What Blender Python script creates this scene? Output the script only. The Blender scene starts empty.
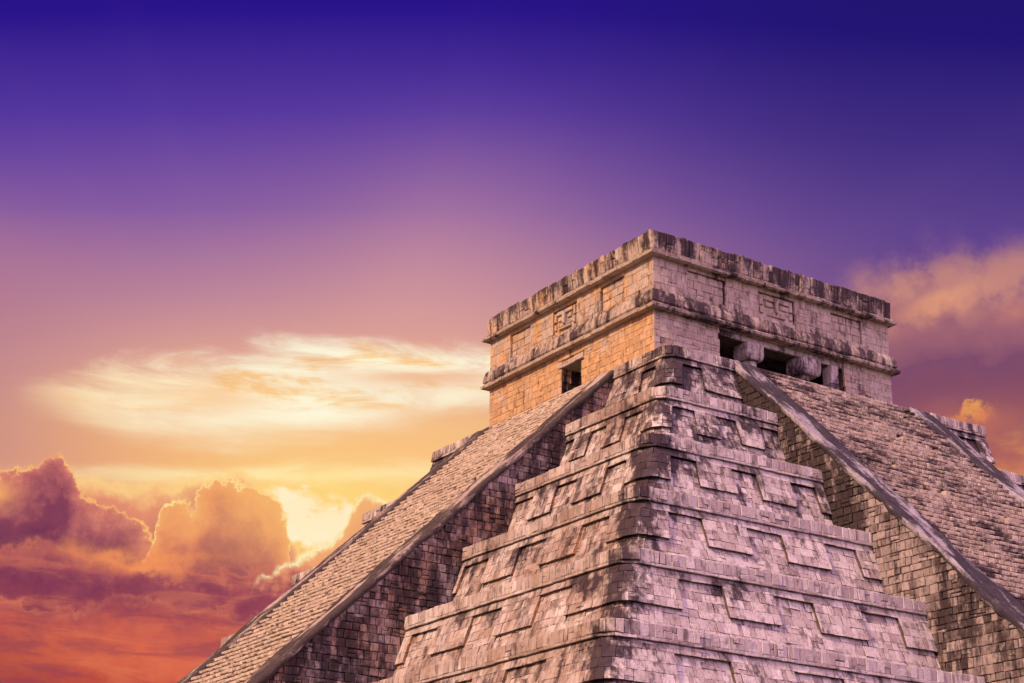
import bpy, math, random
from mathutils import Vector, Matrix, noise
random.seed(7)
rnd = random.random
def ru(a, b): return a + (b - a) * rnd()
def clamp(x, a=0., b=1.): return max(a, min(b, x))
def sst(a, b, x):
    t = clamp((x - a) / (b - a)); return t * t * (3 - 2 * t)
def nz(x, y, z): return noise.noise(Vector((x, y, z)))

scene = bpy.context.scene
COL = scene.collection

# ------------------------------------------------------------------ mesh collecting
class MB:
    def __init__(s, stain=None):
        s.v = []; s.f = []; s.m = []; s.a = []; s.stain = stain
    def add(s, verts, faces, mat=0, tint=None, extra=0.):
        n = len(s.v); t = rnd() if tint is None else tint
        for p in verts:
            s.v.append(tuple(p))
            st, oc = s.stain(p[0], p[1], p[2]) if s.stain else (0.2, 0.2)
            s.a.append((clamp(st + extra), clamp(oc), t, 1.))
        for f in faces:
            s.f.append([n + i for i in f]); s.m.append(mat)
    def build(s, name, mats, parent=None, smooth=False):
        me = bpy.data.meshes.new(name)
        off = parent_world(parent)
        me.from_pydata([(p[0] - off[0], p[1] - off[1], p[2] - off[2]) for p in s.v], [], s.f)
        for m in mats: me.materials.append(m)
        me.polygons.foreach_set('material_index', s.m)
        at = me.attributes.new('mask', 'FLOAT_COLOR', 'POINT')
        at.data.foreach_set('color', [c for q in s.a for c in q])
        if smooth: me.polygons.foreach_set('use_smooth', [True] * len(me.polygons))
        me.update()
        o = bpy.data.objects.new(name, me); COL.objects.link(o)
        if parent: o.parent = parent
        return o
def parent_world(p):
    v = Vector((0, 0, 0))
    while p: v += p.location; p = p.parent
    return v

def block(mb, poly, F, prot=0., depth=.14, gap=.006, cham=.018, jit=.012, mat=0, extra=0., tint=None, smat=None):
    n = len(poly)
    cu = sum(p[0] for p in poly) / n; cv = sum(p[1] for p in poly) / n
    hu = max(abs(p[0] - cu) for p in poly); hv = max(abs(p[1] - cv) for p in poly)
    if hu < .03 or hv < .03: return
    def shr(p, d):
        return (cu + (p[0] - cu) * max(.2, 1 - d / hu), cv + (p[1] - cv) * max(.2, 1 - d / hv))
    J = [(ru(-jit, jit), ru(-jit, jit)) for _ in poly]
    tilt = (ru(-1, 1) * jit * .7, ru(-1, 1) * jit * .7)
    V = []
    for ring in range(3):
        for i, p in enumerate(poly):
            d = gap + (cham if ring == 0 else 0)
            a, b = shr(p, d)
            a += J[i][0]; b += J[i][1]
            w = prot if ring == 0 else (prot - cham * .9 if ring == 1 else -depth)
            if ring < 2: w += tilt[0] * (p[0] - cu) / hu + tilt[1] * (p[1] - cv) / hv + ru(-.3, .3) * jit
            V.append(F(a, b, w))
    Fc = [list(range(n))]
    for r in range(2):
        for i in range(n):
            j = (i + 1) % n
            Fc.append([r * n + i, (r + 1) * n + i, (r + 1) * n + j, r * n + j])
    mb.add(V, Fc, mat, tint, extra)
    if smat is not None:
        for i in range(n): mb.m[-1 - i] = smat

def clip_poly(poly, planes):
    for (a, b, c) in planes:          # keep a*u+b*v<=c
        out = []
        for i in range(len(poly)):
            p, q = poly[i], poly[(i + 1) % len(poly)]
            dp = a * p[0] + b * p[1] - c; dq = a * q[0] + b * q[1] - c
            if dp <= 0: out.append(p)
            if dp * dq < 0:
                t = dp / (dp - dq); out.append((p[0] + (q[0] - p[0]) * t, p[1] + (q[1] - p[1]) * t))
        poly = out
        if len(poly) < 3: return None
    return poly
def sub_rects(r, holes):
    rs = [r]
    for h in holes:
        nr = []
        for (a, b, c, d) in rs:      # u0,u1,v0,v1
            if h[0] >= b or h[1] <= a or h[2] >= d or h[3] <= c: nr.append((a, b, c, d)); continue
            if h[0] > a: nr.append((a, h[0], c, d))
            if h[1] < b: nr.append((h[1], b, c, d))
            m0, m1 = max(a, h[0]), min(b, h[1])
            if h[2] > c: nr.append((m0, m1, c, h[2]))
            if h[3] < d: nr.append((m0, m1, h[3], d))
        rs = nr
    return rs
def masonry(mb, F, u0, u1, v0, v1, ch, wr, prot=0., pj=.02, holes=(), planes=None, cull=None, miss=0, tall=.12, **kw):
    n = max(1, round((v1 - v0) / ch)); hs = [ru(.8, 1.2) for _ in range(n)]; t = sum(hs)
    v = v0
    for h in hs:
        hv = (v1 - v0) * h / t
        u = u0 - rnd() * wr[0] * .5
        while u < u1 - 1e-4:
            w = ru(*wr)
            if rnd() < .1: w *= 1.4
            if u1 - (u + w) < wr[0] * .5: w = u1 - u
            a, b = max(u, u0), min(u + w, u1); u += w
            if b - a < .04: continue
            rects = [(a, b, v, v + hv)]
            if hv > .22 and rnd() < tall:
                k = ru(.35, .65); rects = [(a, b, v, v + hv * k), (a, b, v + hv * k, v + hv)]
            for r0 in rects:
                for r in sub_rects(r0, holes):
                    if rnd() < miss: continue
                    poly = [(r[0], r[2]), (r[1], r[2]), (r[1], r[3]), (r[0], r[3])]
                    if planes: poly = clip_poly(poly, planes)
                    if not poly: continue
                    if cull and cull((r[0] + r[1]) / 2, (r[2] + r[3]) / 2): continue
                    block(mb, poly, F, prot + ru(-pj, pj), **kw)
        v += hv
def box(mb, a, b, mat=0, tint=None, extra=0., jit=0.):
    V = [Vector((x, y, z)) + Vector((ru(-jit, jit), ru(-jit, jit), ru(-jit, jit))) for z in (a[2], b[2]) for y in (a[1], b[1]) for x in (a[0], b[0])]
    mb.add(V, [[0, 2, 3, 1], [4, 5, 7, 6], [0, 1, 5, 4], [2, 6, 7, 3], [0, 4, 6, 2], [1, 3, 7, 5]], mat, tint, extra)

# ------------------------------------------------------------------ node helpers
def lin(r, g=None, b=None):
    f = lambda c: (c / 255 / 12.92) if c / 255 <= .04045 else ((c / 255 + .055) / 1.055) ** 2.4
    return (f(r), f(g), f(b), 1.)
class NT:
    def __init__(s, t): s.t = t; s.n = t.nodes; s.l = t.links
    def put(s, sock, v):
        if v is None: return
        if isinstance(v, bpy.types.NodeSocket): s.l.new(v, sock)
        else: sock.default_value = v
    def m(s, op, a, b=None, c=None, cl=False):
        n = s.n.new('ShaderNodeMath'); n.operation = op; n.use_clamp = cl
        for i, x in enumerate((a, b, c)): s.put(n.inputs[i], x)
        return n.outputs[0]
    def vm(s, op, a, b=None):
        n = s.n.new('ShaderNodeVectorMath'); n.operation = op
        s.put(n.inputs[0], a); s.put(n.inputs[1], b)
        return n.outputs[1] if op in ('DOT_PRODUCT', 'LENGTH') else n.outputs[0]
    def xyz(s, x, y, z):
        n = s.n.new('ShaderNodeCombineXYZ')
        for i, q in enumerate((x, y, z)): s.put(n.inputs[i], q)
        return n.outputs[0]
    def sep(s, v):
        n = s.n.new('ShaderNodeSeparateXYZ'); s.put(n.inputs[0], v); return n.outputs
    def step(s, a, b, x):
        n = s.n.new('ShaderNodeMapRange'); n.interpolation_type = 'SMOOTHSTEP'
        s.put(n.inputs[0], x); s.put(n.inputs[1], a); s.put(n.inputs[2], b); return n.outputs[0]
    def map(s, x, a, b, c, d):
        n = s.n.new('ShaderNodeMapRange'); s.put(n.inputs[0], x)
        for i, q in enumerate((a, b, c, d)): s.put(n.inputs[i + 1], q)
        return n.outputs[0]
    def noise(s, v, sc, det=4, rough=.5, dist=0., out=0):
        n = s.n.new('ShaderNodeTexNoise'); s.put(n.inputs['Vector'], v)
        n.inputs['Scale'].default_value = sc; n.inputs['Detail'].default_value = det
        n.inputs['Roughness'].default_value = rough; n.inputs['Distortion'].default_value = dist
        return n.outputs[out]
    def mix(s, f, a, b, mode='MIX'):
        n = s.n.new('ShaderNodeMix'); n.data_type = 'RGBA'; n.blend_type = mode
        s.put(n.inputs[0], f); s.put(n.inputs[6], a); s.put(n.inputs[7], b); return n.outputs[2]
    def ramp(s, x, pts):
        n = s.n.new('ShaderNodeValToRGB'); e = n.color_ramp.elements
        while len(e) < len(pts): e.new(.5)
        for i, (p, c) in enumerate(pts): e[i].position = p; e[i].color = c
        s.put(n.inputs[0], x); return n.outputs[0]

# ------------------------------------------------------------------ materials
def stone(name, light, tan, dark, streak=(1.3, 1.3, .28), bump=.5, ochre=(.55, .3, .12, 1), bias=0., rot=None):
    m = bpy.data.materials.new(name); m.use_nodes = True
    g = NT(m.node_tree); bs = g.n['Principled BSDF']
    pos = g.n.new('ShaderNodeNewGeometry').outputs['Position']
    at = g.n.new('ShaderNodeAttribute'); at.attribute_name = 'mask'
    ch = g.sep(at.outputs['Color']); st, oc, tint = ch[0], ch[1], ch[2]
    sp = pos
    if rot is not None:
        mp = g.n.new('ShaderNodeMapping'); mp.inputs['Rotation'].default_value = rot; g.put(mp.inputs['Vector'], pos); sp = mp.outputs[0]
    sv = g.vm('MULTIPLY', sp, streak)
    n6 = g.noise(g.vm('MULTIPLY', sp, (6., 6., 1.3) if streak[2] < 1 else (3., 3., 5.)), 1.7, 4, .7)
    n1 = g.noise(sv, 1.6, 6, .62); n2 = g.noise(pos, 7., 5, .65); n3 = g.noise(pos, .55, 3, .5)
    n4 = g.noise(pos, 28., 3, .7)
    sum_ = g.m('ADD', g.m('MULTIPLY', st, 1.0), g.m('MULTIPLY', g.m('SUBTRACT', n1, .5), 2.3))
    sum_ = g.m('ADD', sum_, g.m('MULTIPLY', g.m('SUBTRACT', n2, .5), .9))
    sum_ = g.m('ADD', sum_, g.m('MULTIPLY', g.m('SUBTRACT', n3, .5), .7))
    sum_ = g.m('ADD', sum_, g.m('MULTIPLY', g.m('SUBTRACT', tint, .5), .24))
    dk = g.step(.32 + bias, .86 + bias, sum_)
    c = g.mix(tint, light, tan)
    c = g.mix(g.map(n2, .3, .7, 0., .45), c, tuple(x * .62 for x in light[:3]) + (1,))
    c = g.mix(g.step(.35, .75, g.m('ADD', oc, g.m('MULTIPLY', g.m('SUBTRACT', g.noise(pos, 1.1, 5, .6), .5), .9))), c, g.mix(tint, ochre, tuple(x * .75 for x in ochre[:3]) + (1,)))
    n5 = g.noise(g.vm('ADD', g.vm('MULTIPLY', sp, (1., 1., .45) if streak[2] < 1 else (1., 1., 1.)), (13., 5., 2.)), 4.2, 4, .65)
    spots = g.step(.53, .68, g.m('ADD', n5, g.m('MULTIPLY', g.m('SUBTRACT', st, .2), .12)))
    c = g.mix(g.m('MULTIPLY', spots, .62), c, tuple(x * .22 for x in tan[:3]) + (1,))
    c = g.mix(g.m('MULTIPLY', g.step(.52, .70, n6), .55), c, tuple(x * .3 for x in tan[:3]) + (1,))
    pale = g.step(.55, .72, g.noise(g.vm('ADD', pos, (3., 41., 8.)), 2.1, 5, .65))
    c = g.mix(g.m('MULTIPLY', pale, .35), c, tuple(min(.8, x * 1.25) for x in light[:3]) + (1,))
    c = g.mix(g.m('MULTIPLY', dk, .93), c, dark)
    c = g.mix(g.map(n4, .35, .7, 0., .3), c, g.mix(.5, dark, c))
    g.put(bs.inputs['Base Color'], c)
    bs.inputs['Roughness'].default_value = .93
    bs.inputs['Specular IOR Level'].default_value = .15
    vo = g.n.new('ShaderNodeTexVoronoi'); g.put(vo.inputs['Vector'], pos); vo.inputs['Scale'].default_value = 9.
    hgt = g.m('ADD', g.m('MULTIPLY', n2, .6), g.m('MULTIPLY', n4, .25))
    hgt = g.m('ADD', hgt, g.m('MULTIPLY', g.step(0., .35, vo.outputs[0]), .35))
    bu = g.n.new('ShaderNodeBump'); bu.inputs['Strength'].default_value = bump; bu.inputs['Distance'].default_value = .07
    g.put(bu.inputs['Height'], hgt); g.put(bs.inputs['Normal'], bu.outputs[0])
    return m
LIGHT = (.68, .63, .59, 1); TAN = (.36, .29, .27, 1); DARK = (.034, .023, .032, 1)
M_STONE = stone('limestone', LIGHT, TAN, DARK, ochre=(.37, .275, .225, 1))
M_STAIR = stone('stair_limestone', (.64, .56, .45, 1), (.34, .26, .20, 1), DARK, streak=(.7, .7, 2.6))
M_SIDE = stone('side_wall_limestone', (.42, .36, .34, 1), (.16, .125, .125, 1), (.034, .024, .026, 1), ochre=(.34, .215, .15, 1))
M_TEMPLE = stone('temple_limestone', (.55, .47, .40, 1), (.42, .33, .26, 1), DARK, streak=(1.6, 1.6, .35), ochre=(.62, .40, .21, 1))
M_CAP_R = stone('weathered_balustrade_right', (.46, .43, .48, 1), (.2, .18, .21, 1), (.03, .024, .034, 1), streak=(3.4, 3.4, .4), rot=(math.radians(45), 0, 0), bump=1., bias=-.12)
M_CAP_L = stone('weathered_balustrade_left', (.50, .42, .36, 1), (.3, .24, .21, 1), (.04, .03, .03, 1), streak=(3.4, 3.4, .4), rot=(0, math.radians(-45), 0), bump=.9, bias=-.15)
M_CORE_SHADE = stone('rubble_core_edge_shade', (.13, .1, .09, 1), (.1, .08, .07, 1), (.02, .016, .016, 1))  # core colour, also painted on terrace block sides as edge shade

# ------------------------------------------------------------------ dimensions (metres)
H = 24.; h = H / 9; A9 = 8.3485; D = 2.1567; R0 = .5
WR, WL = 5.14, 4.915                      # half widths of the two stairways with balustrades
BW = 1.09
AR, KR, AL, KL = 8.29, 1.0355, 8.298, 1.0475
def A(k): return A9 + (9 - k) * D

# ------------------------------------------------------------------ pyramid
def tag(o, label=None, cat=None, kind=None, group=None):
    if label: o['label'] = label
    if cat: o['category'] = cat
    if kind: o['kind'] = kind
    if group: o['group'] = group
pyr = bpy.data.objects.new('stepped_pyramid', None); COL.objects.link(pyr)
tag(pyr, 'weathered grey limestone stepped pyramid with two steep stairways, carrying the flat roofed temple', 'pyramid')

LA = .5 * math.pi / 4
def ring_map(k, base_off):
    """u along the terrace edge (0 = middle of near corner), v = height relative to terrace top, w outward"""
    c = -(A(k) - R0); z1 = k * h
    def F(u, v, w):
        off = base_off(v) + w
        r = R0; dl_ = off - A(k); cc = c - dl_
        wob = .02 * nz(u * .45, v * .8, k * 3.1)
        z = z1 + v + wob
        if abs(u) <= LA:
            t = math.radians(225 + u / LA * 45); return Vector((cc + r * math.cos(t), cc + r * math.sin(t), z))
        sh = dl_ * max(0., 1 - (abs(u) - LA) / 2.)
        if u > 0: return Vector((c + u - LA - sh, -off, z))
        return Vector((-off, c - u - LA - sh, z))
    return F
cstr = {9: .75, 8: .1, 7: .55, 6: .6, 5: .6, 4: .5, 3: .5, 2: .4, 1: .3}
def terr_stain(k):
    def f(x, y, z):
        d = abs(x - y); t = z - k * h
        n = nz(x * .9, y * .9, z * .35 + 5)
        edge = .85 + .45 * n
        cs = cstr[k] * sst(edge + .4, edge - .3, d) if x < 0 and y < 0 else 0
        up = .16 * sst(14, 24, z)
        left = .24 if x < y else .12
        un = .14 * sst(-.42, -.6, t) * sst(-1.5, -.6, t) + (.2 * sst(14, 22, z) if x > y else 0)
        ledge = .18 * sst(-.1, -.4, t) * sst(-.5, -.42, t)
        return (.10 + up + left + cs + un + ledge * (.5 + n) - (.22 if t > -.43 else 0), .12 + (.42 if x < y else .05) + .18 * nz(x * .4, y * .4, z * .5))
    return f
recR = {9: [(-7.69, -6.8)], 8: [(-9.95, -8.98), (-8.06, -7.13), (-6.05, -5.1)], 7: [(-11.79, -10.76), (-9.27, -8.19), (-6.69, -5.55)],
        6: [(-13.67, -12.36), (-10.61, -9.15), (-7.35, -5.94)], 5: [(-15.07, -13.46), (-11.51, -9.96), (-8.03, -6.44)],
        4: [(-17.01, -15.07), (-12.83, -10.95), (-8.9, -7.1)], 3: [(-18.6, -16.7), (-14.3, -12.3), (-9.9, -7.9)],
        2: [(-20.4, -18.4), (-15.8, -13.7), (-11., -9.)], 1: [(-22.2, -20.1), (-17.3, -15.2), (-12.3, -10.2)]}
recL = {9: [(-7.6, -6.8)], 8: [(-9.57, -8.56), (-7.53, -6.55), (-5.55, -4.9)], 7: [(-11.48, -10.4), (-8.75, -7.51), (-6.14, -4.98)],
        6: [(-13.44, -11.99), (-10.04, -8.52), (-6.7, -5.11)], 5: [(-14.55, -12.87), (-10.88, -9.15), (-7.09, -5.42)],
        4: [(-16.39, -14.4), (-12.7, -10.75), (-8.9, -7.)], 3: [(-18.2, -16.2), (-14.1, -12.1), (-9.8, -7.8)],
        2: [(-20., -18.), (-15.6, -13.5), (-10.9, -8.9)], 1: [(-21.9, -19.8), (-17.1, -15.), (-12.2, -10.1)]}
RD = .115                                     # depth of the recessed panels
def ring_loop(k, off, z):
    c = off - R0; r = R0; P = []
    for q, (sx, sy) in enumerate(((-1, -1), (1, -1), (1, 1), (-1, 1))):
        for i in range(7):
            t = math.radians(180 + 90 * q + 15 * i); P.append((sx * c + r * math.cos(t), sy * c + r * math.sin(t), z))
    return P
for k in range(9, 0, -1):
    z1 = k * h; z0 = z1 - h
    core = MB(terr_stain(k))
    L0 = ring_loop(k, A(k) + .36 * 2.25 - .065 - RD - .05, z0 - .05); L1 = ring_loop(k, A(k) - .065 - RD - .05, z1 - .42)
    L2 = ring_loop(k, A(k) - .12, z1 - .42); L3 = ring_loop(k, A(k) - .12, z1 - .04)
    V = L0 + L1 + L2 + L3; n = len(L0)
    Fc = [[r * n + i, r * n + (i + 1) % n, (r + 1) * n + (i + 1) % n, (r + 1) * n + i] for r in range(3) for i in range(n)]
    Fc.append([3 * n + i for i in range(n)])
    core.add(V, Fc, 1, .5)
    c = -(A(k) - R0); sR = lambda x: x - c + LA; sL = lambda y: -(y - c + LA)
    endR, endL = sR(-WR), sL(-WL)
    rec = sorted([(sR(a), min(sR(b), endR)) for a, b in recR[k]] + [(sL(b) if sL(b) > endL else endL, sL(a)) for a, b in recL[k]])
    rec = [(max(a, endL), b) for a, b in rec]
    # far stretches beyond both stairways repeat a regular rhythm
    spans = [(endL, endR, True), (sR(WR), sR(A(k) - .02), False), (sL(A(k) - .02), sL(WL), False)]
    band = lambda v: A(k) - .065 + .36 * (-v - .42)
    Fb = ring_map(k, band)
    wall_off = lambda v: band(v) - RD
    Fw = ring_map(k, wall_off); Fc_ = ring_map(k, lambda v: A(k) + .05 * (-v))
    corns = []; strips = []; panels = []
    for (u0, u1, near) in spans:
        if near: rr = rec
        else:
            rr = []; q = u0 + 1.0
            while q + 1.5 < u1: rr.append((q, q + 1.5)); q += 3.2
        edges = [u0] + [x for r in rr for x in r] + [u1]
        tongues = [(edges[i], edges[i + 1]) for i in range(0, len(edges), 2) if edges[i + 1] - edges[i] > .15]
        holes = [(a + .05, b - .05, -1.55, -.42) for a, b in tongues] + [(u0 - 1, u1 + 1, -.66, 0)]
        masonry(core, Fw, u0, u1, -h - .02, -.40, .3, (.15, .38), miss=0, pj=.014, holes=holes, depth=.1, gap=.0015, cham=.008, jit=.009, smat=1)
        strip = MB(terr_stain(k)); masonry(strip, Fb, u0, u1, -.68, -.44, .26, (.25, .7), pj=.006, depth=RD + .1, miss=0, gap=.0015, cham=.008, jit=.009, smat=1)
        for a, b in tongues:
            mbp = MB(terr_stain(k)); masonry(mbp, Fb, a, b, -1.62, -.68, .31, (.16, .4), pj=.013, depth=RD + .08, miss=0, gap=.0015, cham=.008, jit=.009, smat=1); panels.append(mbp)  # dark block sides: mortar joints plus shade painted round the panels
        corn = MB(terr_stain(k)); masonry(corn, Fc_, u0, u1, -.43, -.34, .1, (.3, .8), prot=.008, pj=.008, depth=.35, miss=0, gap=.003, cham=.01, jit=.01)
        masonry(corn, Fc_, u0, u1, -.34, 0.02, .35, (.12, .36), prot=.0, pj=.016, depth=.3, miss=.002, gap=.004, cham=.014, jit=.014)
        corns.append(corn); strips.append(strip)
    to = core.build('terrace', [M_STONE, M_CORE_SHADE], pyr)
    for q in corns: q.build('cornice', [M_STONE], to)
    for q in strips: q.build('molding', [M_STONE, M_CORE_SHADE], to)
    for mbp in panels: mbp.build('raised_panel', [M_STONE, M_CORE_SHADE], to)

# ---- stairways
NST = 91; RZ = H / NST
def stairway(right):
    W, A0, K = (WR, AR, KR) if right else (WL, AL, KL)
    S = lambda z: A0 + (H - z) * K
    if right: T = lambda a, o, z: Vector((a, -o, z))          # a across (+ to the right seen from outside), o outward
    else:     T = lambda a, o, z: Vector((-o, -a, z))
    dn = .16
    def st_steps(x, y, z):
        a = x if right else -y
        n = nz(a * .3, z * .9, 3.3 if right else 9.1)
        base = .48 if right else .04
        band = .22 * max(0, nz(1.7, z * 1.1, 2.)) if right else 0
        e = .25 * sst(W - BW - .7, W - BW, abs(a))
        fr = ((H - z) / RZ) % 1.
        return (base + .22 * n + band + e + .3 * (fr - .4), .12 + .2 * nz(a * .5, z * .5, 7) + (0 if right else .06))  # darker towards each riser's foot: base dirt plus shade painted in
    b = W - BW
    steps = MB(st_steps)
    # solid body below the steps
    V = [T(s * (W - .14), o, z) for s in (-1, 1) for (o, z) in ((A9 - 1, 0), (S(0) - dn - .35, 0), (S(H) - dn - .35, H - .02), (A9 - 1, H - .02))]
    fl = [[0, 1, 2, 3], [7, 6, 5, 4], [0, 4, 5, 1], [1, 5, 6, 2], [2, 6, 7, 3], [3, 7, 4, 0]]
    steps.add(V, fl if right else fl, 1, .5)
    for i in range(NST):
        zt = H - i * RZ; zb = zt - RZ
        o1 = S(zt) - dn + RZ * K * .5
        sag = lambda a: .05 * nz(a * .35, zt * .6, 4.2)
        u = -b - rnd() * .2
        while u < b:
            w = ru(.13, .34)
            a0, a1 = max(u, -b), min(u + w, b); u += w
            if a1 - a0 < .06 or rnd() < (.012 if right else .008): continue
            pr = ru(-.014, .012) + sag(a0)
            F = lambda p, q, w_, o1=o1: T(p, o1 + w_, q)
            hb = ru(-.008, .004); lo_ = ru(.09, .145) if right else ru(.12, .178)
            block(steps, [(a0, zb + lo_), (a1, zb + lo_), (a1, zt + hb), (a0, zt + hb)], F, pr, depth=.42, gap=.004, cham=.018, jit=.007, tint=ru(.15, .75))
    so = steps.build('staircase', [M_STAIR, M_CORE_SHADE], pyr)
    # side walls under the balustrades
    for s in (-1, 1):
        def st_side(x, y, z):
            o = -y if right else -x
            dtop = (H - z) + A0 - o / 1.0            # height below the slope line (approx.)
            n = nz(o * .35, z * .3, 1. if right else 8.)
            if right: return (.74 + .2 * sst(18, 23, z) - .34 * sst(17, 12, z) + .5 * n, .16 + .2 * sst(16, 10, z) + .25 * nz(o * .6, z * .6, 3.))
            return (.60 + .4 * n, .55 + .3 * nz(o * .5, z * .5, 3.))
        mb = MB(st_side)
        if (s == -1 and right) or (s == 1 and not right):   # near side wall, facing the near corner
            pass
        # face map: plane a = s*W, outward direction s
        if right: F = (lambda u, v, w: Vector((-W - w, -u, v))) if s < 0 else (lambda u, v, w: Vector((W + w, u, v)))
        else:     F = (lambda u, v, w: Vector((-u, W + w, v))) if s < 0 else (lambda u, v, w: Vector((u, -W - w, v)))
        # u = +outward for (right,-1): y=-u ; (right,+1): u=y (negative) ; (left,-1): x=-u ; (left,+1): u=x
        sign = 1 if (s < 0) else -1
        def cull(u, v, sign=sign):
            o = u * sign; k = min(9, int(v / h) + 1)
            return o < A(k) - .6
        if sign > 0: planes = [(1, K, A0 + H * K - .12)]; ua, ub = A9 - .5, S(0)
        else: planes = [(-1, K, A0 + H * K - .12)]; ua, ub = -S(0), -(A9 - .5)
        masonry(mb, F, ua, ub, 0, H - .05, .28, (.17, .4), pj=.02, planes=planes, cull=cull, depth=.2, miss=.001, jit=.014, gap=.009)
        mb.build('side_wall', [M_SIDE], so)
        # balustrade: one long sloping capping with an uneven, worn cross section
        def st_cap(x, y, z):
            a = x if right else -y; q = abs(abs(a) - (W - BW / 2)) / (BW / 2)
            n = nz(a * 1.5, z * .6, 2.)
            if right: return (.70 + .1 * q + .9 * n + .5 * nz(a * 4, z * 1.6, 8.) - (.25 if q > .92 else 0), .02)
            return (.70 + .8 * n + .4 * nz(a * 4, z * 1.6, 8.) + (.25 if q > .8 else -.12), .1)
        cap = MB(st_cap)
        nst = 220; cs = []
        for j in range(nst + 1):
            z = H + .05 - (H + .05) * j / nst; row = []
            for (q, d) in ((-.04, -.2), (-.07, -.13), (-.06, -.04), (.0, .0), (.15, .01), (.3, -.01), (.5, -.02), (.7, .0), (.9, .02), (1.0, .0), (1.04, -.05), (1.04, -.2)):
                a = s * (W - BW * q)
                nn = (.08 * nz(q * 2.2 + 3, z * .5, s) + .05 * nz(q * 7, z * .8, s + 3) + .06 * nz(q * 7, z * 2.6, s + 3)) * (1 if right else .6)
                o = S(z) + (d + nn) * .72; zz = z + (d + nn) * .70
                aa = a + s * .07 * nz(q, z * .9, s * 4 + 1) + s * .07 * nz(q * .5, z * 3.2, s)
                row.append(T(aa, o, zz))
            cs.append(row)
        m = len(cs[0]); V = [p for r in cs for p in r]
        Fq = []
        for j in range(nst):
            for i in range(m - 1):
                f = [j * m + i, j * m + i + 1, (j + 1) * m + i + 1, (j + 1) * m + i]
                Fq.append(f if s > 0 else f[::-1])
        Fq.append(list(range(m))); Fq.append([nst * m + i for i in range(m)][::-1])
        cap.add(V, Fq, 0, .4)
        cap.build('balustrade', [M_CAP_R if right else M_CAP_L], so, smooth=True)
    return so
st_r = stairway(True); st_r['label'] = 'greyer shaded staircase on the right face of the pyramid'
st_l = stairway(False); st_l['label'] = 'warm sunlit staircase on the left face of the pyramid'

# ------------------------------------------------------------------ temple
X0, X1, Y0, Y1 = -6.571, 6.2278, -5.259, 6.5106
tem = bpy.data.objects.new('temple', None); tem.location = (0, 0, H); COL.objects.link(tem)
tag(tem, 'flat roofed limestone temple with two columns in its doorway, standing on top of the pyramid', 'temple')
FR = lambda u, v, w: Vector((u, Y0 - w, v))
FL = lambda u, v, w: Vector((X0 - w, -u, v))
def t_stain(zone):
    def f(x, y, z):
        left = (x - X0) < (y - Y0)
        a = -y if left else x
        n = nz(a * .5, z * .8, 2.2 if left else 6.1); n2 = nz(a * 1.6, z * .7, 5.)
        if zone == 'wall':
            s = .10 + .2 * n + .2 * sst(26.3, 26.8, z); o = (.72 + .25 * n2) if left else (.30 + .35 * n2)
        elif zone == 'frieze':
            s = .20 + .2 * n; s += .5 * sst(28.0, 27.6, z) * (.45 + .9 * n); o = (.5 if left else .16) + .5 * n2
        elif zone == 'mid':
            s = (.66 + .15 * n) if z > 27.02 else .22 + .3 * n
            if left: s -= .1
            o = .15
        elif zone == 'slab':
            s = (.2 if left else .42) + .4 * n; o = .25 if left else .05
        elif zone == 'parapet':
            s = (.40 if left else .56) + .3 * n2 + .25 * sst(29.9, 30.15, z); o = (.42 if left else .28) + .4 * n
        else: s = .15 + .3 * n; o = .1
        if not left: s += .04
        return (s, o)
    return f
# walls (real rooms behind the openings)
TH = .9
wall = MB(t_stain('wall'))
def wbox(mb, a, b): box(mb, a, b, 1, .5)
i_ = .2
wbox(wall, (X0 + i_, Y0 + i_, H), (-3.26 - .05, Y0 + TH, 26.8)); wbox(wall, (3.5 + .05, Y0 + i_, H), (X1 - i_, Y0 + TH, 26.8))
wbox(wall, (-3.31, Y0 + i_, 26.5), (3.55, Y0 + TH, 26.8))
wbox(wall, (X0 + i_, Y0 + TH, H), (X0 + TH, -.45 - .05, 26.8)); wbox(wall, (X0 + i_, .98 + .05, H), (X0 + TH, Y1 - i_, 26.8))
wbox(wall, (X0 + i_, -.5, 26.2), (X0 + TH, 1.03, 26.8))
wbox(wall, (X0 + TH, Y1 - TH, H), (X1 - i_, Y1 - i_, 26.8)); wbox(wall, (X1 - TH, Y0 + TH, H), (X1 - i_, Y1 - TH, 26.8))
wbox(wall, (X0 + TH, -2.4, H), (X1 - TH, -1.7, 26.8))
wbox(wall, (3.2, Y0 + .45, H), (3.55, Y0 + TH, 26.5))
# reveals of the openings, in stone, coloured extra dark to stand for the doorway's shade
FrL = lambda u, v, w: Vector((X0 + u, 0.98 - w, v)); FrR = lambda u, v, w: Vector((X0 - u, -.45 + w, v))
masonry(wall, lambda u, v, w: Vector((X0 + u, .98 + w - .0, v)), .0, TH, H, 26.15, .3, (.3, .5), depth=.06, prot=-.0, extra=.7)
masonry(wall, lambda u, v, w: Vector((X0 + u, -.45 - w, v)), .0, TH, H, 26.15, .3, (.3, .5), depth=.06, extra=.7)
masonry(wall, FR, X0, X1, H, 26.82, .27, (.18, .42), pj=.008, gap=.003, cham=.01, jit=.008, holes=[(-3.26, 3.5, H - 1, 26.75)], depth=.12)
masonry(wall, FL, -Y1, -Y0, H, 26.82, .27, (.18, .42), pj=.008, gap=.003, cham=.01, jit=.008, holes=[(-.98, .45, H - 1, 26.15), (-1.15, .62, 26.15, 26.5)], depth=.12)
FB = lambda u, v, w: Vector((X1 + w, u, v)); FK = lambda u, v, w: Vector((-u, Y1 + w, v))
masonry(wall, FB, Y0, Y1, H, 26.82, .3, (.3, .6), depth=.12); masonry(wall, FK, -X1, -X0, H, 26.82, .3, (.3, .6), depth=.12)
wall.build('wall', [M_TEMPLE, M_CORE_SHADE], tem)
dl = MB(t_stain('mid'))
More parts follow.
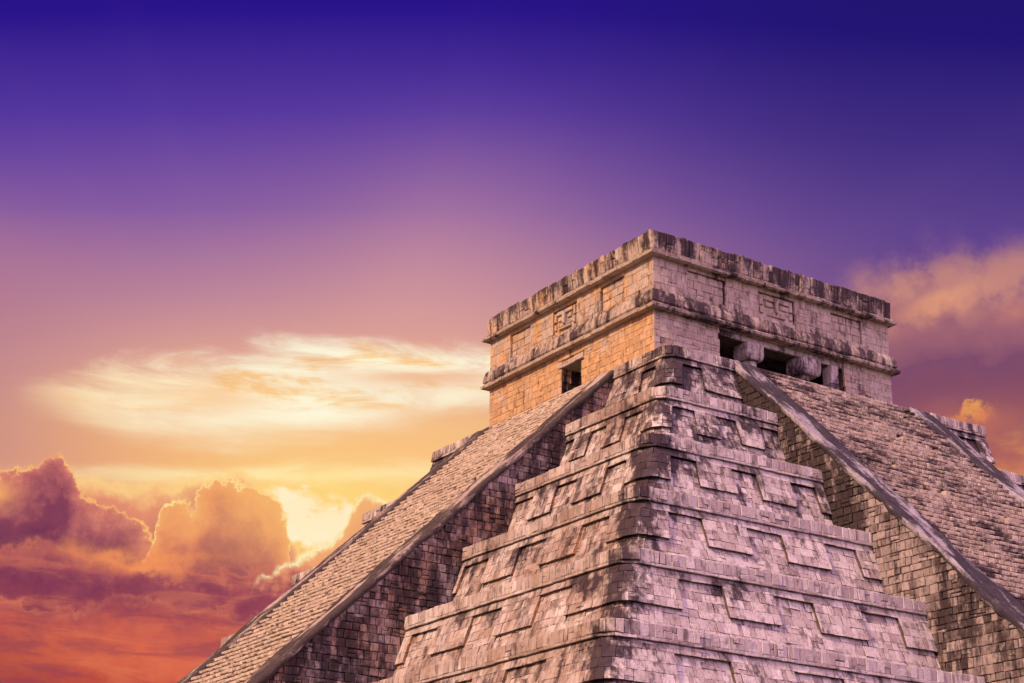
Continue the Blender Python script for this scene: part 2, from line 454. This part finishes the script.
masonry(dl, FL, -1.15, .62, 26.16, 26.42, .26, (.3, .6), prot=.05, pj=.03, depth=TH)
dlo = dl.build('door_lintel', [M_TEMPLE], tem)
pil = MB(t_stain('frieze'))
masonry(pil, FR, 2.72, 3.17, H, 26.48, .8, (.45, .45), prot=.0, pj=.01, depth=.5, tall=0, miss=0)
pil.build('pilaster', [M_STONE], tem)
lin_ = MB(t_stain('slab'))
masonry(lin_, FR, -3.26, 3.5, 26.5, 26.76, .26, (1.1, 1.9), prot=-.1, pj=.01, depth=TH - .1, tall=0, miss=0)
lin_.build('lintel', [M_STONE], tem)
# floor + roof slab
fl = MB(t_stain('slab')); box(fl, (X0 + .1, Y0 + .1, H - .03), (X1 - .1, Y1 - .1, H + .03), 0, .5); fl.build('floor', [M_STONE], tem)
up = MB(t_stain('frieze'))
box(up, (X0 + i_, Y0 + i_, 26.8), (X1 - i_, Y1 - i_, 30.0), 1, .5)
pR = [(-4.82, -2.9), (-1.13, .86), (2.88, 4.66)]; pL = [(-4.9, -3.36), (-1.63, .06), (1.77, 3.38)]   # u = -y on the left
masonry(up, FR, X0, X1, 27.5, 29.08, .42, (.22, .55), pj=.008, gap=.003, cham=.01, jit=.008, holes=[(a, b, 27.8, 28.87) for a, b in pR], depth=.12)
masonry(up, FL, -Y1, -Y0, 27.5, 29.08, .42, (.22, .55), pj=.008, gap=.003, cham=.01, jit=.008, holes=[(a, b, 27.78, 28.87) for a, b in pL], depth=.12)
masonry(up, FB, Y0, Y1, 27.5, 29.08, .36, (.3, .6), depth=.12); masonry(up, FK, -X1, -X0, 27.5, 29.08, .36, (.3, .6), depth=.12)
fz = up.build('frieze', [M_TEMPLE, M_CORE_SHADE], tem)
def mask_relief(F, a, b, rel=1.):
    """carved stone face: brow, eyes, hooked nose, mouth with teeth, ear blocks"""
    mb = MB(t_stain('frieze')); c = (a + b) / 2; W = b - a; z0, z1 = 27.82, 28.85; Hh = z1 - z0
    masonry(mb, F, a, b, z0, z1, .26, (.25, .45), prot=-.09, pj=.01, depth=.16)
    def rb(x0, x1, y0, y1, p): block(mb, [(c + x0 * W, z0 + y0 * Hh), (c + x1 * W, z0 + y0 * Hh), (c + x1 * W, z0 + y1 * Hh), (c + x0 * W, z0 + y1 * Hh)], F, p * rel - (1 - rel) * .06, depth=.15, gap=.006, cham=.02, jit=.012)
    rb(-.36, -.04, .74, .9, .02); rb(.04, .36, .74, .9, .02)
    rb(-.3, -.1, .48, .68, -.01); rb(.1, .3, .48, .68, -.01)
    rb(-.05, .05, .3, .8, .09)
    rb(-.26, .26, .1, .2, .01)
    for q in range(4): rb(-.22 + q * .115, -.13 + q * .115, .2, .3, -.01)
    rb(-.47, -.37, .15, .42, .0); rb(-.47, -.37, .5, .9, .0); rb(.37, .47, .15, .42, .0); rb(.37, .47, .5, .9, .0)
    return mb
for F, L in ((FR, pR), (FL, pL)):
    for i, (a, b) in enumerate(L):
        if i == 1:
            o = mask_relief(F, a + .04, b - .04, .55 if F is FR else 1.).build('carved_mask', [M_TEMPLE], fz)
        else:
            mb = MB(t_stain('frieze')); masonry(mb, F, a + .03, b - .03, 27.82, 28.85, .36, (.3, .6), prot=-.09, pj=.008, depth=.1)
            mb.build('recessed_panel', [M_TEMPLE], fz)
# mouldings that run round the building
RECT = [(X0, Y0), (X1, Y0), (X1, Y1), (X0, Y1)]
def molding(mb, prof, seg=(.5, 1.1), jo=.02, jz=.012, gap=.008):
    sg = [(-1, -1), (1, -1), (1, 1), (-1, 1)]
    for q in range(4):
        P, Q = Vector(RECT[q]), Vector(RECT[(q + 1) % 4]); sp, sq = sg[q], sg[(q + 1) % 4]
        Ld = (Q - P).length; d = (Q - P) / Ld; nrm = Vector((d.y, -d.x)); t = 0
        while t < Ld - 1e-4:
            w = ru(*seg)
            if Ld - t - w < seg[0] * .7: w = Ld - t
            jw, jv, tl = ru(-jo, jo), ru(-jz, jz), ru(-jz, jz)
            V = []
            for e, tt in enumerate((t, t + w)):
                for (off, z) in prof:
                    o = off + (jw if off > 0 else 0) + (tl if e else 0)
                    if tt <= 0: p = P + Vector((sp[0] * o, sp[1] * o))
                    elif tt >= Ld - 1e-4: p = Q + Vector((sq[0] * o, sq[1] * o))
                    else: p = P + d * (tt + (gap if e == 0 else -gap)) + nrm * o
                    V.append(Vector((p.x, p.y, z + (jv if off > 0 else 0) + ru(-.006, .006))))
            m = len(prof); Fq = [[i, i + m, (i + 1) % m + m, (i + 1) % m][::-1] for i in range(m)]
            Fq += [list(range(m)), [i + m for i in range(m)][::-1]]
            mb.add(V, Fq, 0); t += w
c1 = MB(t_stain('slab'))
molding(c1, [(-.1, 26.8), (.19, 26.78), (.29, 26.82), (.31, 26.92), (.23, 26.95), (.22, 27.0), (-.1, 27.0)], seg=(.3, .8), jo=.028, jz=.016)
c1.build('cornice', [M_TEMPLE], tem)
m1 = MB(t_stain('mid'))
molding(m1, [(-.1, 27.04), (.16, 27.04), (.22, 27.12), (.2, 27.34), (.12, 27.6), (-.1, 27.6)], seg=(.4, 1.), jo=.012, jz=.014)
m1.build('molding', [M_TEMPLE], tem)
c2 = MB(t_stain('slab'))
molding(c2, [(-.1, 29.04), (.18, 29.03), (.28, 29.07), (.3, 29.16), (.2, 29.19), (.18, 29.22), (-.1, 29.22)], seg=(.3, .9), jo=.03, jz=.018)
molding(c2, [(-.1, 29.24), (.12, 29.25), (.14, 29.33), (-.1, 29.34)], seg=(.4, .9))
c2.build('cornice', [M_TEMPLE], tem)
pa = MB(t_stain('parapet'))
def para(F, u0, u1):
    u = u0
    while u < u1 - .02:
        w = ru(.16, .42); w = w if u1 - u - w > .1 else u1 - u
        top = 30.1 + ru(-.028, .028) + .06 * nz(u * .7, 3, 1)
        lean = lambda a, b, c_: F(a, b, c_ + .10 * (b - 29.3))
        z0 = 29.33
        if rnd() < .35: zz = ru(29.55, 29.85); parts = [(z0, zz), (zz, top)]
        else: parts = [(z0, top)]
        for (p, q) in parts:
            block(pa, [(u, p), (u + w, p), (u + w, q), (u, q)], lean, (.12 + ru(-.03, .03)), depth=.5, gap=.004 + (.008 if rnd() < .3 else 0), cham=.03, jit=.014, extra=.1 if rnd() < .35 else 0)
        u += w
para(FR, X0 - .1, X1 + .1); para(FL, -Y1 - .1, -Y0 + .1); para(FB, Y0, Y1); para(FK, -X1, -X0)
pa.build('parapet', [M_TEMPLE], tem)
# columns
def column(x, cw, cd, skew, label):
    yc = Y0 + .42
    mb = MB(t_stain('frieze')); N = 20; R_ = .33; z = H
    while z < 25.75:
        zz = min(z + ru(.42, .6), 25.78); r = R_ + ru(-.012, .012); V = []
        for (q, rr) in ((z + .004, r - .02), (z + .03, r), (zz - .03, r), (zz - .004, r - .02)):
            for i in range(N):
                t = 2 * math.pi * i / N; k = rr * (1 + .02 * nz(math.cos(t) * 2, math.sin(t) * 2, q * 3)); V.append((x + k * math.cos(t), yc + k * math.sin(t), q))
        Fq = [[r_ * N + i, r_ * N + (i + 1) % N, (r_ + 1) * N + (i + 1) % N, (r_ + 1) * N + i] for r_ in range(3) for i in range(N)]
        Fq += [list(range(N))[::-1], [3 * N + i for i in range(N)]]
        mb.add(V, Fq, 0); z = zz
    o = mb.build('column', [M_STONE], tem)
    if label: o['label'] = label
    cp = MB(t_stain('frieze'))
    hx, hy = cw / 2, cd / 2; rows = []
    for (q, s) in ((25.8, .84), (25.86, .93), (26.0, 1.0), (26.3, 1.0), (26.48, .98)):
        rows.append([(x + skew + s * hx * a + ru(-.012, .012), yc - .06 + s * hy * b + ru(-.012, .012), q + ru(-.01, .01)) for a, b in ((-1, -.88), (-.9, -1), (0, -1.0), (.9, -1), (1, -.88), (1, .88), (.9, 1), (-.9, 1), (-1, .88))])
    V = [p for r in rows for p in r]; n = 9
    Fq = [[r * n + i, r * n + (i + 1) % n, (r + 1) * n + (i + 1) % n, (r + 1) * n + i] for r in range(4) for i in range(n)] + [list(range(n))[::-1], [4 * n + i for i in range(n)]]
    cp.add(V, Fq, 0, .6)
    cp.build('capital', [M_STONE], o)
column(-1.42, .92, .9, -.02, 'left column with the tidy square capital')
column(1.42, 1.2, .9, .12, 'right column with the broad broken capital')

# ------------------------------------------------------------------ ground
gm = bpy.data.materials.new('grass_ground'); gm.use_nodes = True
g = NT(gm.node_tree); pos = g.n.new('ShaderNodeNewGeometry').outputs['Position']
c = g.mix(g.step(.4, .65, g.noise(pos, .06, 6, .6)), (.06, .085, .03, 1), (.16, .13, .08, 1))
c = g.mix(g.map(g.noise(pos, 4., 6, .7), .3, .7, 0, .6), c, (.04, .06, .02, 1))
g.put(g.n['Principled BSDF'].inputs['Base Color'], c); g.n['Principled BSDF'].inputs['Roughness'].default_value = 1
me = bpy.data.meshes.new('ground'); G = 3000.
me.from_pydata([(-G, -G, 0), (G, -G, 0), (G, G, 0), (-G, G, 0)], [], [[0, 1, 2, 3]]); me.materials.append(gm)
go = bpy.data.objects.new('ground', me); COL.objects.link(go); go['kind'] = 'structure'

#SKY_BEGIN
BACK_LOW, BACK_HIGH = (.98, .53, .80, 1), (2.3, 1.38, 2.1, 1)
# ------------------------------------------------------------------ sky: sunset with clouds, laid out by compass bearing and elevation
w = bpy.data.worlds.new('World'); scene.world = w; w.use_nodes = True
g = NT(w.node_tree); bg = g.n['Background']
tc = g.n.new('ShaderNodeTexCoord').outputs['Generated']
dv = g.vm('NORMALIZE', tc); dx, dy, dz = g.sep(dv)
YAW = 56.769
az = g.m('MULTIPLY', g.m('ARCTAN2', dy, dx), 180 / math.pi)
# s: degrees to the right of bearing YAW, wrapped to -180..180
s0 = g.m('SUBTRACT', YAW, az); s = g.m('WRAP', s0, 180., -180.)
e = g.m('MULTIPLY', g.m('ARCSINE', dz), 180 / math.pi)
se = g.xyz(s, e, 0.)
def curve(pts):
    n = g.n.new('ShaderNodeFloatCurve'); cm = n.mapping; c = cm.curves[0]
    P = [((a + 40) / 80, b / 40) for a, b in pts]
    c.points[0].location = P[0]; c.points[1].location = P[-1]
    for q in P[1:-1]: c.points.new(*q)
    for pt in c.points: pt.handle_type = 'VECTOR'
    cm.update()
    g.put(n.inputs['Value'], g.m('DIVIDE', g.m('ADD', s, 40.), 80.)); return g.m('MULTIPLY', n.outputs[0], 40.)
def gauss(cs, ce, rs, re_, sx=None, sy=None):
    a = g.m('DIVIDE', g.m('SUBTRACT', s if sx is None else sx, cs), rs); b = g.m('DIVIDE', g.m('SUBTRACT', e if sy is None else sy, ce), re_)
    q = g.m('ADD', g.m('MULTIPLY', a, a), g.m('MULTIPLY', b, b))
    return g.m('EXPONENT', g.m('MULTIPLY', q, -1.))
def add(*a):
    r = a[0]
    for x in a[1:]: r = g.m('ADD', r, x)
    return r
def mul(*a):
    r = a[0]
    for x in a[1:]: r = g.m('MULTIPLY', r, x)
    return r
def sub(a, b): return g.m('SUBTRACT', a, b)
def cen(n, k): return g.m('MULTIPLY', g.m('SUBTRACT', n, .5), k)
# turbulence in degrees
nA = g.noise(se, .42, 8, .58); nB = g.noise(g.vm('ADD', se, (31., 7., 4.)), 1.3, 7, .6); nC = g.noise(g.vm('ADD', se, (11., 37., 9.)), .16, 4, .5)
sw = g.vm('MULTIPLY', se, (.28, 1.3, 1.)); nW = g.noise(sw, .7, 9, .66, .6); nW2 = g.noise(g.vm('ADD', sw, (50., 3., 2.)), .38, 5, .55, .4)
billow = g.m('ABSOLUTE', cen(g.noise(g.vm('ADD', se, (5., 91., 1.)), .95, 5, .55), 2.))
# clear sky
sq = g.m('MINIMUM', g.m('MULTIPLY', s, s), 900.)
en = g.m('DIVIDE', g.m('MULTIPLY', e, g.m('ADD', 1., g.m('MULTIPLY', sq, .00017))), 90.)
def R(x): return x / 90
left = g.ramp(en, [(0, lin(150, 60, 50)), (R(9), lin(205, 90, 70)), (R(14), lin(232, 140, 95)), (R(18.3), lin(232, 160, 120)), (R(20.3), lin(214, 150, 145)), (R(22.5), lin(180, 124, 154)), (R(25.3), lin(128, 86, 162)), (R(28.5), lin(84, 54, 158)), (R(31.8), lin(42, 20, 138)), (R(45), lin(24, 18, 96)), (1, lin(30, 26, 90))])
right = g.ramp(en, [(0, lin(150, 70, 60)), (R(9), lin(200, 105, 80)), (R(14), lin(214, 122, 88)), (R(17.5), lin(200, 108, 84)), (R(20), lin(150, 86, 100)), (R(22), lin(116, 78, 138)), (R(25), lin(94, 66, 142)), (R(28), lin(66, 46, 130)), (R(31.5), lin(34, 21, 116)), (R(45), lin(24, 20, 86)), (1, lin(30, 26, 90))])
sky = g.mix(g.step(-4., 14., s), left, right); cheap = sky
# leftmost edge a bit more mauve
sky = g.mix(mul(g.step(-10., -20., s), g.step(13., 17., e), g.step(26., 20., e), .75), sky, lin(176, 118, 140))
# glow round the hidden sun
sky = g.mix(mul(gauss(-4.0, 16.8, 9.5, 3.3), .85), sky, lin(255, 208, 134))
sky = g.mix(mul(gauss(-2.5, 20.6, 5., 2.2), .35), sky, lin(240, 175, 140))
# sun rays fanning out upward
ang = g.m('ARCTAN2', sub(s, -6.4), sub(e, 14.9)); ray = g.noise(g.xyz(mul(ang, 3.2), 0., 0.), 1.6, 3, .5)
rayf = mul(g.step(17., 22., e), g.step(34., 24., e), cen(ray, .04))
sky = g.mix(g.m('MAXIMUM', rayf, 0.), sky, lin(235, 190, 200))
sky = g.mix(g.m('MAXIMUM', mul(rayf, -1.), 0.), sky, lin(70, 40, 100))
beam = mul(g.m('EXPONENT', mul(g.m('POWER', g.m('DIVIDE', sub(ang, .36), .3), 2.), -1.)), g.step(17., 21., e), g.step(30.5, 22., e))
sky = g.mix(mul(beam, .2), sky, lin(226, 160, 160))
sky = g.mix(mul(gauss(-2., 22.3, 9., 3.4), .35), sky, lin(214, 156, 158))
# high bright wisp
top = add(curve([(-40, 15), (-20, 17.6), (-16.6, 18.5), (-15.1, 19.0), (-13.1, 19.6), (-10.1, 20.1), (-7.4, 20.7), (-3.9, 21.0), (-1.1, 20.9), (3, 20.9), (10, 17), (40, 15)]), cen(nW, 3.), cen(nC, 1.))
bot = add(curve([(-40, 19), (-20, 18.7), (-15.6, 18.1), (-12.9, 17.5), (-9.9, 17.4), (-7.3, 17.7), (-3.9, 18.2), (-1.1, 18.8), (3, 19.3), (10, 20), (40, 20)]), cen(nW2, 2.6))
wm = mul(g.step(-.5, 1.1, sub(top, e)), g.step(-.6, .9, sub(e, bot)), g.step(-18., -14., s))
nS = g.noise(g.vm('ADD', sw, (9., 77., 4.)), .9, 8, .62, .5)
wcol = g.mix(g.step(.46, .64, nS), lin(255, 250, 220), lin(251, 204, 138))
wcol = g.mix(g.step(-9., -17., s), wcol, lin(250, 215, 165))
sky = g.mix(mul(wm, g.map(nW, .35, .58, .62, 1.), .95), sky, wcol)
sky = g.mix(mul(gauss(-3.2, 19.75, 2.6, .32, sy=add(e, cen(nW, .8))), .75), sky, lin(240, 175, 130))
sky = g.mix(mul(gauss(-10.2, 18.75, 2.0, .55, sy=add(e, cen(nW, .8))), .6), sky, lin(250, 190, 125))
sky = g.mix(mul(gauss(-6.6, 18.3, 2.2, .3, sy=add(e, cen(nW, 1.2))), .8), sky, lin(255, 252, 225))
# lower bright band above the cumulus
sky = g.mix(mul(gauss(-7.5, 16.9, 7.0, .30, sy=add(e, mul(s, -.075), cen(nW, 1.2))), .95), sky, lin(255, 240, 185))
sky = g.mix(mul(gauss(-4., 17.4, 3., .7), .25), sky, lin(250, 180, 120))
# hot core where the sun breaks through
sky = g.mix(mul(gauss(-5.6, 15.2, 3.6, 1.1, sy=add(e, cen(nB, 1.4))), .95), sky, lin(255, 226, 130))
hot = mul(g.map(nS, .38, .58, 1.35, .7), gauss(-6.1, 15.05, 2.4, .82, sy=add(e, cen(nA, 3.2), cen(nB, 1.2)), sx=add(s, cen(nB, 2.5))), 1.4)
def cumulus(sky, pts, amp, amp2, cols, depth, rimc, rimw, rimamt, soft=.2, lo=None, off=(0., 0., 0.)):
    nn = g.noise(g.vm('ADD', se, off), .5, 9, .6); n2 = g.m('ABSOLUTE', cen(g.noise(g.vm('ADD', se, (off[1] + 3., off[0], 2.)), 1.15, 6, .6), 2.))
    n3 = g.noise(g.vm('ADD', se, (off[2] + 7., off[1], off[0] + 5.)), .22, 3, .5)
    d = sub(add(curve(pts), cen(nn, amp * 4.2), cen(n3, amp * 1.6), mul(sub(.22, n2), amp2 * 1.3)), e)          # depth below the cloud's edge
    mk = g.step(-soft, soft, d)
    if lo is not None: mk = mul(mk, lo)
    body = g.ramp(g.m('DIVIDE', add(d, cen(nB, .9), cen(nA, .9)), depth), cols)
    rim = mul(gauss(0., 0., 1., rimw, sx=0., sy=d), rimamt)
    sky = g.mix(mk, sky, body)
    if lo is not None: rim = mul(rim, lo)
    return g.mix(g.m('MINIMUM', mul(rim, g.map(nB, .3, .65, .25, 1.2)), 1.), sky, rimc)
# pinkish bank behind
sky = cumulus(sky, [(-40, 14), (-20, 15.2), (-17, 15.4), (-13.5, 15.65), (-11, 15.8), (-9, 15.95), (-7.6, 15.6), (-6.8, 13.2), (0, 11), (40, 11)], .4, .3,
              [(0., lin(248, 185, 125)), (.2, lin(225, 140, 112)), (.6, lin(200, 110, 98)), (1, lin(180, 95, 90))], 3., lin(255, 214, 140), .22, .7, soft=.35, off=(3., 3., 3.))
hmask = mul(g.step(.25, .8, hot), 1.)
sky = g.mix(mul(g.step(.08, .6, hot), .95), sky, lin(255, 214, 120)); sky = g.mix(hmask, sky, lin(255, 253, 225))
# tall cumulus, left
sky = cumulus(sky, [(-40, 15), (-20, 15.2), (-17.2, 15.6), (-16.2, 15.6), (-15.7, 16.3), (-15.1, 16.6), (-14.7, 16.2), (-14.6, 15.4), (-14.1, 14.9), (-13.3, 14.5), (-12.3, 14.15), (-11, 13.9), (-9.5, 13.4), (0, 12), (40, 10)], .9, .8,
              [(0., lin(222, 135, 112)), (.25, lin(186, 102, 102)), (.6, lin(134, 64, 88)), (1, lin(112, 50, 84))], 2.4, lin(255, 190, 115), .09, .85, off=(0., 0., 0.))
# rounded cumulus, centre
sky = cumulus(sky, [(-40, 8), (-20, 9), (-12.6, 12.), (-12.0, 13.4), (-11.7, 14.7), (-11.2, 15.1), (-10.6, 15.2), (-10.1, 15.95), (-9.4, 16.05), (-8.8, 15.75), (-8.3, 15.5), (-7.8, 15.2), (-7.5, 14.5), (-7.4, 13.4), (-6.9, 12.9), (-5, 12.6), (0, 12), (40, 10)], .8, .9,
              [(0., lin(244, 168, 105)), (.35, lin(230, 140, 98)), (.65, lin(188, 98, 94)), (1, lin(146, 68, 88))], 2.9, lin(255, 226, 150), .08, .9, off=(20., 4., 0.))
# small cumulus tight to the sun
sky = cumulus(sky, [(-40, 8), (-9.5, 9), (-8.4, 12.9), (-7.4, 13.5), (-6.6, 13.9), (-5.8, 14.1), (-5.45, 14.6), (-5.3, 15.3), (-5., 15.75), (-4.5, 15.85), (-4., 15.5), (-3.5, 14.9), (-2, 13), (0, 11), (40, 8)], .3, .4,
              [(0., lin(240, 160, 115)), (.35, lin(226, 138, 108)), (.7, lin(190, 98, 92)), (1, lin(160, 78, 88))], 3., lin(255, 246, 190), .10, 1., off=(8., 60., 0.))
sky = g.mix(mul(gauss(-6.3, 15.2, 4.2, 1.7), .42), sky, lin(255, 206, 120))
# low deck of purple cloud with glowing tufts
deck = [(-40, 13.5), (-18, 13.3), (-14, 13.2), (-11.8, 13.05), (-10, 12.9), (-7.5, 13.0), (-5, 13.4), (0, 13), (40, 12)]
sky = g.mix(mul(gauss(-12.4, 13.45, 2.6, .34, sy=add(e, cen(nA, 1.6))), g.map(nB, .35, .6, .1, 1.)), sky, lin(242, 150, 92))
sky = cumulus(sky, deck, .7, .8, [(0., lin(186, 96, 92)), (.25, lin(150, 72, 88)), (.6, lin(124, 54, 84)), (1, lin(136, 58, 80))], 2.0, lin(232, 135, 98), .12, .3, soft=.45, off=(44., 12., 0.))
sky = g.mix(mul(gauss(-12.2, 13.55, 2.1, .26, sy=add(e, cen(nA, 2.4), mul(s, -.03))), g.map(nB, .35, .55, .2, 1.)), sky, lin(242, 146, 92))
sky = g.mix(mul(gauss(-16.9, 15.15, .6, .5, sy=add(e, cen(nA, 2.)), sx=add(s, cen(nB, 1.5))), g.map(nB, .35, .6, .2, .9)), sky, lin(250, 175, 105))
low = [(-40, 11.), (-18, 11.5), (-14.5, 11.6), (-12.6, 12.0), (-10.7, 11.8), (-8.8, 11.5), (-6, 12.2), (0, 12), (40, 11)]
sky = cumulus(sky, low, .6, .8, [(0., lin(190, 92, 86)), (.25, lin(196, 92, 80)), (.6, lin(218, 104, 76)), (1, lin(196, 82, 66))], 2.6, lin(240, 140, 98), .12, .3, soft=.9, off=(70., 9., 0.))
sky = g.mix(mul(g.step(-11., -18., s), g.step(12., 9.5, e), .6), sky, lin(140, 52, 58))
stk = g.noise(g.vm('MULTIPLY', se, (.35, 1.7, 1.)), .8, 7, .6, .4)
sky = g.mix(mul(g.step(.5, .64, stk), g.step(14.2, 12.5, e), g.step(6., -4., s), .32), sky, lin(232, 130, 92))
sky = g.mix(mul(g.step(.5, .36, stk), g.step(13.5, 12., e), g.step(6., -4., s), .5), sky, lin(136, 60, 84))
# ---- right-hand clouds
rw = g.step(9., 12.5, s)
fadeR = g.step(60., 30., s)
ro = add(curve([(-40, 10), (8, 18), (11, 22.2), (12.5, 22.9), (14, 23.2), (16, 23.2), (18.5, 23.3), (22, 23.0), (40, 18)]), cen(nA, 1.8), cen(nW, 1.))
dR = sub(ro, e)
rb = g.ramp(g.m('DIVIDE', add(dR, cen(nA, 1.5)), 8.), [(0., lin(120, 80, 128)), (.12, lin(150, 98, 122)), (.25, lin(160, 100, 114)), (.42, lin(124, 74, 106)), (.6, lin(138, 80, 100)), (.78, lin(172, 97, 94)), (1, lin(226, 138, 84))])
sky = g.mix(mul(g.step(-.4, .9, dR), rw, fadeR, .95), sky, rb)
sky = g.mix(mul(gauss(14.9, 22.0, 1.4, .5, sy=add(e, mul(sub(s, 14.9), -.35), cen(nA, 3.), cen(nW, 1.))), .8), sky, lin(228, 155, 118))
sky = g.mix(mul(gauss(17.5, 21.3, .8, .4, sy=add(e, cen(nA, 1.2))), .45), sky, lin(215, 135, 115))
sky = g.mix(mul(gauss(12.6, 22.3, 1.0, .4, sy=add(e, cen(nA, 1.2))), .45), sky, lin(215, 150, 125))
pe = mul(g.step(.44, .6, nA), gauss(0., 1.1, 1., 1.1, sx=0., sy=dR), rw, fadeR)
sky = g.mix(mul(pe, .5), sky, lin(222, 154, 128))
sky = g.mix(mul(gauss(15.6, 17.9, 1.8, .7, sy=add(e, cen(nA, 2.))), .4), sky, lin(214, 128, 92))
puff = mul(gauss(15.7, 18.25, .75, .22, sy=add(e, cen(nB, 1.5)), sx=add(s, cen(nA, 1.2))), 1.2)
sky = g.mix(mul(g.step(.2, 1., puff), .75), sky, g.mix(g.step(.35, .6, nB), lin(240, 165, 85), lin(225, 130, 85)))
sky = g.mix(mul(g.step(.4, .75, g.noise(g.vm('MULTIPLY', se, (.5, 1.2, 1.)), .8, 6, .55)), g.step(14.8, 16.8, s), g.step(18.3, 16.8, e), fadeR, .8), sky, lin(245, 165, 85))
# the half of the sky behind the viewer: brighter, soft lilac pink evening haze
win = mul(g.step(42., 34., g.m('ABSOLUTE', s)), g.step(4., 7., e), g.step(44., 37., e))
fine = g.mix(win, cheap, sky)
back = g.vm('DOT_PRODUCT', dv, (-math.cos(math.radians(YAW + 22)), -math.sin(math.radians(YAW + 22)), .0))
bcol = g.mix(g.step(0., .6, dz), BACK_LOW, BACK_HIGH)
wide = g.mix(g.step(-.3, .65, back), cheap, bcol)
wide = g.mix(g.step(.0, -.05, dz), wide, (.10, .07, .06, 1))
g.put(bg.inputs['Color'], wide); bg.inputs['Strength'].default_value = 1.
bg2 = g.n.new('ShaderNodeBackground'); g.put(bg2.inputs['Color'], fine)
ms = g.n.new('ShaderNodeMixShader'); g.put(ms.inputs[0], g.m('GREATER_THAN', win, 0.)); g.l.new(bg.outputs[0], ms.inputs[1]); g.l.new(bg2.outputs[0], ms.inputs[2])
g.l.new(ms.outputs[0], g.n['World Output'].inputs['Surface'])
#SKY_END

# ------------------------------------------------------------------ sun
sd = bpy.data.lights.new('sun', 'SUN'); sd.energy = 5.; sd.angle = math.radians(5); sd.color = (1., .63, .33)
so = bpy.data.objects.new('sun', sd); COL.objects.link(so)
a_, e_ = math.radians(187), math.radians(37)
to_sun = Vector((math.cos(a_) * math.cos(e_), math.sin(a_) * math.cos(e_), math.sin(e_)))
so.rotation_euler = to_sun.to_track_quat('Z', 'Y').to_euler(); so.location = to_sun * 200

# ------------------------------------------------------------------ camera
yaw, pitch, roll, f = .9908, .3669, .0171, 1739.52
fw = Vector((math.cos(yaw) * math.cos(pitch), math.sin(yaw) * math.cos(pitch), math.sin(pitch)))
rt = Vector((math.sin(yaw), -math.cos(yaw), 0)); upv = rt.cross(fw)
r2 = rt * math.cos(roll) + upv * math.sin(roll); u2 = upv * math.cos(roll) - rt * math.sin(roll)
cd = bpy.data.cameras.new('camera'); cd.sensor_width = 36; cd.lens = f / 1024 * 36; cd.clip_end = 8000; cd.clip_start = .1
co = bpy.data.objects.new('camera', cd); COL.objects.link(co)
M = Matrix(((r2.x, u2.x, -fw.x, -45.5682), (r2.y, u2.y, -fw.y, -54.7507), (r2.z, u2.z, -fw.z, 1.1956), (0, 0, 0, 1)))
co.matrix_world = M; scene.camera = co
scene.view_settings.view_transform = 'Standard'; scene.view_settings.look = 'None'
scene.view_settings.exposure = 0; scene.view_settings.gamma = 1
